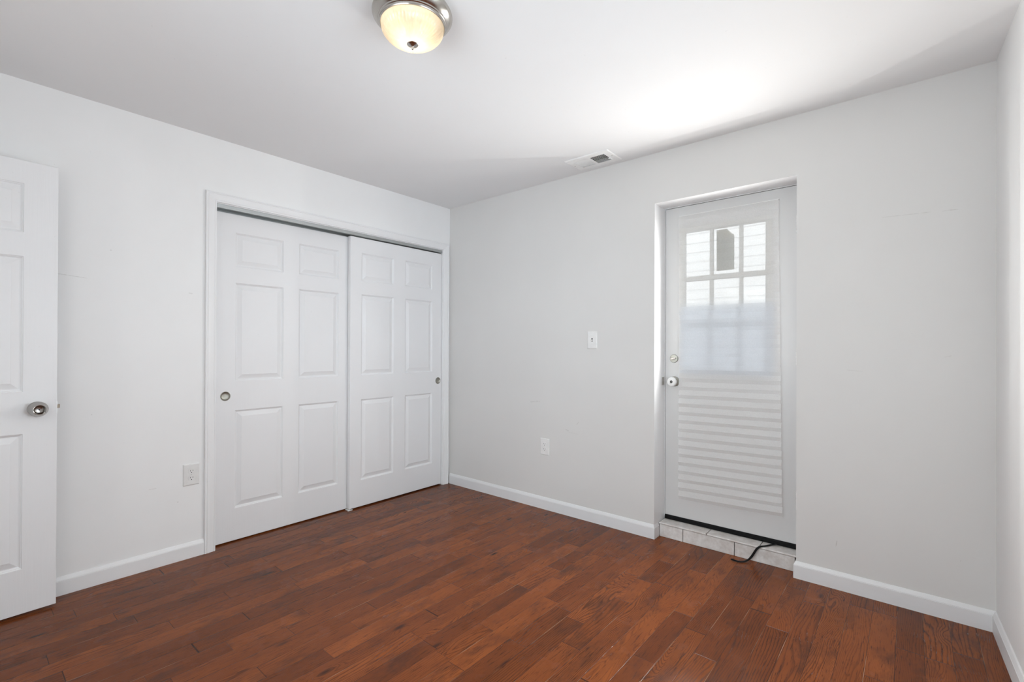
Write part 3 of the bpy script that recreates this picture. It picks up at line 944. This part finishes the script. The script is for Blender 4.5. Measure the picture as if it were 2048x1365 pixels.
# torn paper sheet stuck on the glass outside
b = MB()
py = DY+0.0215
out = [(2.2245, 1.683), (2.3265, 1.683), (2.3265, 1.893), (2.318, 1.900), (2.313, 1.903), (2.309, 1.911), (2.303, 1.913), (2.299, 1.921), (2.292, 1.923), (2.289, 1.931), (2.284, 1.936), (2.2245, 1.936)]
b.poly_prism(out, 1, py, py+0.0006)
b.build('paper_sheet', M['sheet'], label='torn grey paper sheet on the upper middle pane of the back door', cat='paper')

# ---------------------------------------------------------------- ceiling light
LX, LY = 1.747, -1.792
cl = empty('ceiling_light', (LX, LY, H), 'flush ceiling light with brushed nickel pan and lit ribbed glass bowl', 'ceiling light')
b = MB()
b.lathe([(0, -0.0005), (0.1341, -0.0005), (0.1371, -0.003), (0.1385, -0.010), (0.1434, -0.014), (0.1448, -0.019), (0.1439, -0.025), (0.1400, -0.031), (0.1346, -0.037), (0.1288, -0.042), (0.1239, -0.0450), (0.1230, -0.0490), (0.1200, -0.0510), (0.1191, -0.0550), (0.1195, -0.0570), (0.1180, -0.0600), (0.1155, -0.0605), (0.1135, -0.058), (0.1100, -0.040), (0.0800, -0.020), (0, -0.018)], Matrix.Identity(4), 96)
b.build('metal_pan', M['nickel'], cl, smooth=35)
b = MB()
dp = [(0.1130, -0.0540)]
for i in range(0, 21):
    a = i/20*PI/2
    dp.append((0.1125*math.cos(a)**0.92 if i < 20 else 0.0, -0.0585 - 0.0670*math.sin(a)))
def rib(r, z, a):
    w = min(1.0, max(0.0, (-0.066-z)/0.010))*min(1.0, r/0.03)
    return r*(1.0 + 0.026*w*abs(math.sin(a*24)))
b.lathe(dp, Matrix.Identity(4), 288, rib)
b.build('glass_bowl', M['dome'], cl, smooth=50)
b = MB()
b.lathe([(0, -0.1223), (0.0195, -0.1223), (0.0212, -0.1243), (0.0195, -0.1266), (0.0120, -0.1288), (0.0055, -0.1308), (0.0038, -0.1328), (0.0052, -0.1353), (0.0056, -0.1383), (0.0042, -0.1413), (0.0018, -0.1433), (0, -0.1436)], Matrix.Identity(4), 40)
b.build('finial', M['nickel'], cl, smooth=40)
for s in (-1, 1):
    b = MB()
    b.lathe([(0, -0.024), (0.010, -0.024), (0.011, -0.040), (0.022, -0.058), (0.025, -0.070), (0.021, -0.084), (0.010, -0.092), (0, -0.094)], Matrix.Translation((0.042*s, 0.03*s, 0)), 24)
    b.build('bulb', M['bulb'], cl, smooth=60)
lamp('ceiling_light_glow', 'POINT', (LX, LY, H-0.075), POWER['bulb'], (1.0, 0.88, 0.68), None, 0.05)

# ---------------------------------------------------------------- ceiling vent
vt = empty('ceiling_vent', (1.5465, -0.155, H), 'white ceiling air vent with two banks of louvres near the back wall', 'vent')
def part_of(root, o):
    o.parent = root
    o.matrix_parent_inverse = Matrix.Translation(root.location).inverted()
    return o
b = MB()
fx0, fx1, fy0, fy1 = 1.389, 1.704, -0.258, -0.052
zf = H-0.0003
xb = [(1.436, 1.536), (1.556, 1.657)]
prof = [(0.0, 0.0), (0.003, -0.0045), (0.007, -0.0060)]
rg = []
for (s, d) in prof:
    rg.append([b.bm.verts.new(p) for p in ((fx0+s, fy0+s, zf+d), (fx1-s, fy0+s, zf+d), (fx1-s, fy1-s, zf+d), (fx0+s, fy1-s, zf+d))])
for A, B in zip(rg, rg[1:]):
    for k in range(4):
        b.bm.faces.new((A[k], A[(k+1) % 4], B[(k+1) % 4], B[k]))
zl = zf-0.0060
ya, yb_ = VY0+0.010, VY1-0.010
gx = [fx0+0.007, xb[0][0], xb[0][1], xb[1][0], xb[1][1], fx1-0.007]
gy = [fy0+0.007, ya, yb_, fy1-0.007]
for i in range(5):
    for j in range(3):
        if j == 1 and i in (1, 3):
            continue
        b.box(gx[i], gx[i+1], gy[j], gy[j+1], zl, zl+0.0015)
part_of(vt, b.build('vent_frame', M['white_metal']))
for bank, (a, c) in enumerate(xb):
    n = 9
    for k in range(n):
        cx_ = a + (k+0.5)*(c-a)/n
        b = MB()
        tl = math.radians(42 if bank == 0 else -38)
        b.xf_box(Matrix.Translation((cx_, (ya+yb_)/2, zl+0.0055)) @ Matrix.Rotation(tl, 4, 'Y'), 0.0010, yb_-ya-0.0004, 0.0135)
        part_of(vt, b.build('louvre', M['white_metal']))
b = MB()
b.box(VX0+0.002, VX1-0.002, VY0+0.002, VY1-0.002, H+0.020, H+0.14, skip=('-z',))
part_of(vt, b.build('duct', M['duct']))
for (sx_, sy_) in ((1.408, -0.155), (1.684, -0.155)):
    b = MB(); b.lathe([(0, zl-0.0018), (0.0030, zl-0.0012), (0.0036, zl+0.0002), (0, zl+0.0002)], Matrix.Translation((sx_, sy_, 0)), 16)
    part_of(vt, b.build('screw', M['nickel_dark'], smooth=40))
b = MB(); b.box(1.662, 1.665, -0.150, -0.110, zl-0.010, zl-0.0002); b.box(1.656, 1.667, -0.152, -0.146, zl-0.012, zl-0.006)
part_of(vt, b.build('damper_lever', M['white_metal'], bevel=0.0008))

# ---------------------------------------------------------------- switch and outlets
def plate_mesh(w, h):
    b = MB()
    prof = [(0.0, 0.0), (0.0005, 0.0035), (0.004, 0.0062), (0.0065, 0.0065)]
    rg = []
    for (s, d) in prof:
        rg.append([b.bm.verts.new(p) for p in ((-w/2+s, -d, -h/2+s), (w/2-s, -d, -h/2+s), (w/2-s, -d, h/2-s), (-w/2+s, -d, h/2-s))])
    for A, B in zip(rg, rg[1:]):
        for k in range(4):
            b.bm.faces.new((A[k], A[(k+1) % 4], B[(k+1) % 4], B[k]))
    b.bm.faces.new(rg[-1])
    return b
def screw(parent, x, z, d):
    b = MB(); b.lathe([(0, d+0.0010), (0.0024, d+0.0008), (0.0030, d-0.0002), (0, d-0.0002)], Matrix.Translation((x, 0, z)) @ Matrix.Rotation(PI/2, 4, 'X'), 18)
    s = b.build('screw', M['white_plastic'], parent, smooth=40)
    b = MB(); b.box(x-0.0022, x+0.0022, -d-0.00125, -d-0.0008, z-0.0003, z+0.0003)
    b.build('screw_slot', M['dark'], s)
def make_outlet(loc, rotz, label):
    r = empty('power_outlet', loc, label, 'outlet', 'wall outlets', rot=(0, 0, rotz))
    plate_mesh(0.080, 0.122).build('cover_plate', M['white_plastic'], r)
    for sgn in (1, -1):
        zc = sgn*0.0195
        b = MB()
        o_ = []
        for i in range(40):
            a = 2*PI*i/40
            o_.append((0.0172*math.cos(a), zc + max(-0.0136, min(0.0136, 0.0172*math.sin(a)))))
        b.poly_prism(o_, 1, -0.0078, -0.0060)
        rc = b.build('receptacle', M['white_plastic'], r, bevel=0.0004)
        for (dx, hh_) in ((-0.0064, 0.0040), (0.0064, 0.0032)):
            b = MB(); b.box(dx-0.0010, dx+0.0010, -0.0081, -0.0077, zc+0.0035-hh_, zc+0.0035+hh_)
            b.build('slot', M['dark'], rc)
        b = MB(); b.lathe([(0, 0.0077), (0.0024, 0.0077), (0.0024, 0.0081), (0, 0.0081)], Matrix.Translation((0, 0, zc-0.0080)) @ Matrix.Rotation(PI/2, 4, 'X'), 16)
        b.build('ground_hole', M['dark'], rc)
    screw(r, 0, 0, 0.0065)
    return r
ob = make_outlet((1.0525, 0, 0.4655), 0, 'white duplex outlet low on the back wall below the light switch')
ol = copy_tree(ob)
ol.location = (0, -1.9855, 0.4735); ol.rotation_euler = (0, 0, PI/2)
ol['label'] = 'white duplex outlet on the left wall beside the closet casing'

sw = empty('light_switch', (1.4555, 0, 1.2605), 'white toggle light switch on the back wall left of the glazed door', 'light switch')
plate_mesh(0.076, 0.122).build('cover_plate', M['white_plastic'], sw)
b = MB(); b.box(-0.0052, 0.0052, -0.0070, -0.0062, -0.0120, 0.0120)
b.build('toggle_slot', M['duct'], sw)
b = MB(); b.xf_box(Matrix.Translation((0, -0.0100, -0.002)) @ Matrix.Rotation(math.radians(28), 4, 'X'), 0.0088, 0.020, 0.0075)
b.build('toggle', M['white_plastic'], sw, bevel=0.0010)
for z_ in (0.030, -0.030):
    screw(sw, 0, z_, 0.0065)

# ---------------------------------------------------------------- outside the glazed door
b = MB()
NY = 3.2
prof = []
zz = -0.3
pts2 = []
while zz < 6.0:
    pts2 += [(NY-0.0085, zz), (NY-0.0040, zz+0.118)]
    zz += 0.118
pts2 += [(NY+0.25, zz), (NY+0.25, -0.3)]
b.poly_prism(pts2, 0, -4.0, 7.5)
b.build('neighbouring_house', M['siding'], label='neighbouring house wall of beige lap siding seen through the door glass', cat='house')
b = MB(); b.box(-4.5, 7.5, 0.30, NY-0.02, -0.28, -0.10)
b.build('ground', M['concrete'], kind='structure', label='concrete path outside the back door', cat='ground')
b = MB(); b.box(-4.0, 7.0, -5.5, 0.24, H+0.17, 5.98)
b.build('upper_storey', M['roof'], kind='structure', label='upper storey of the house above the room', cat='house')
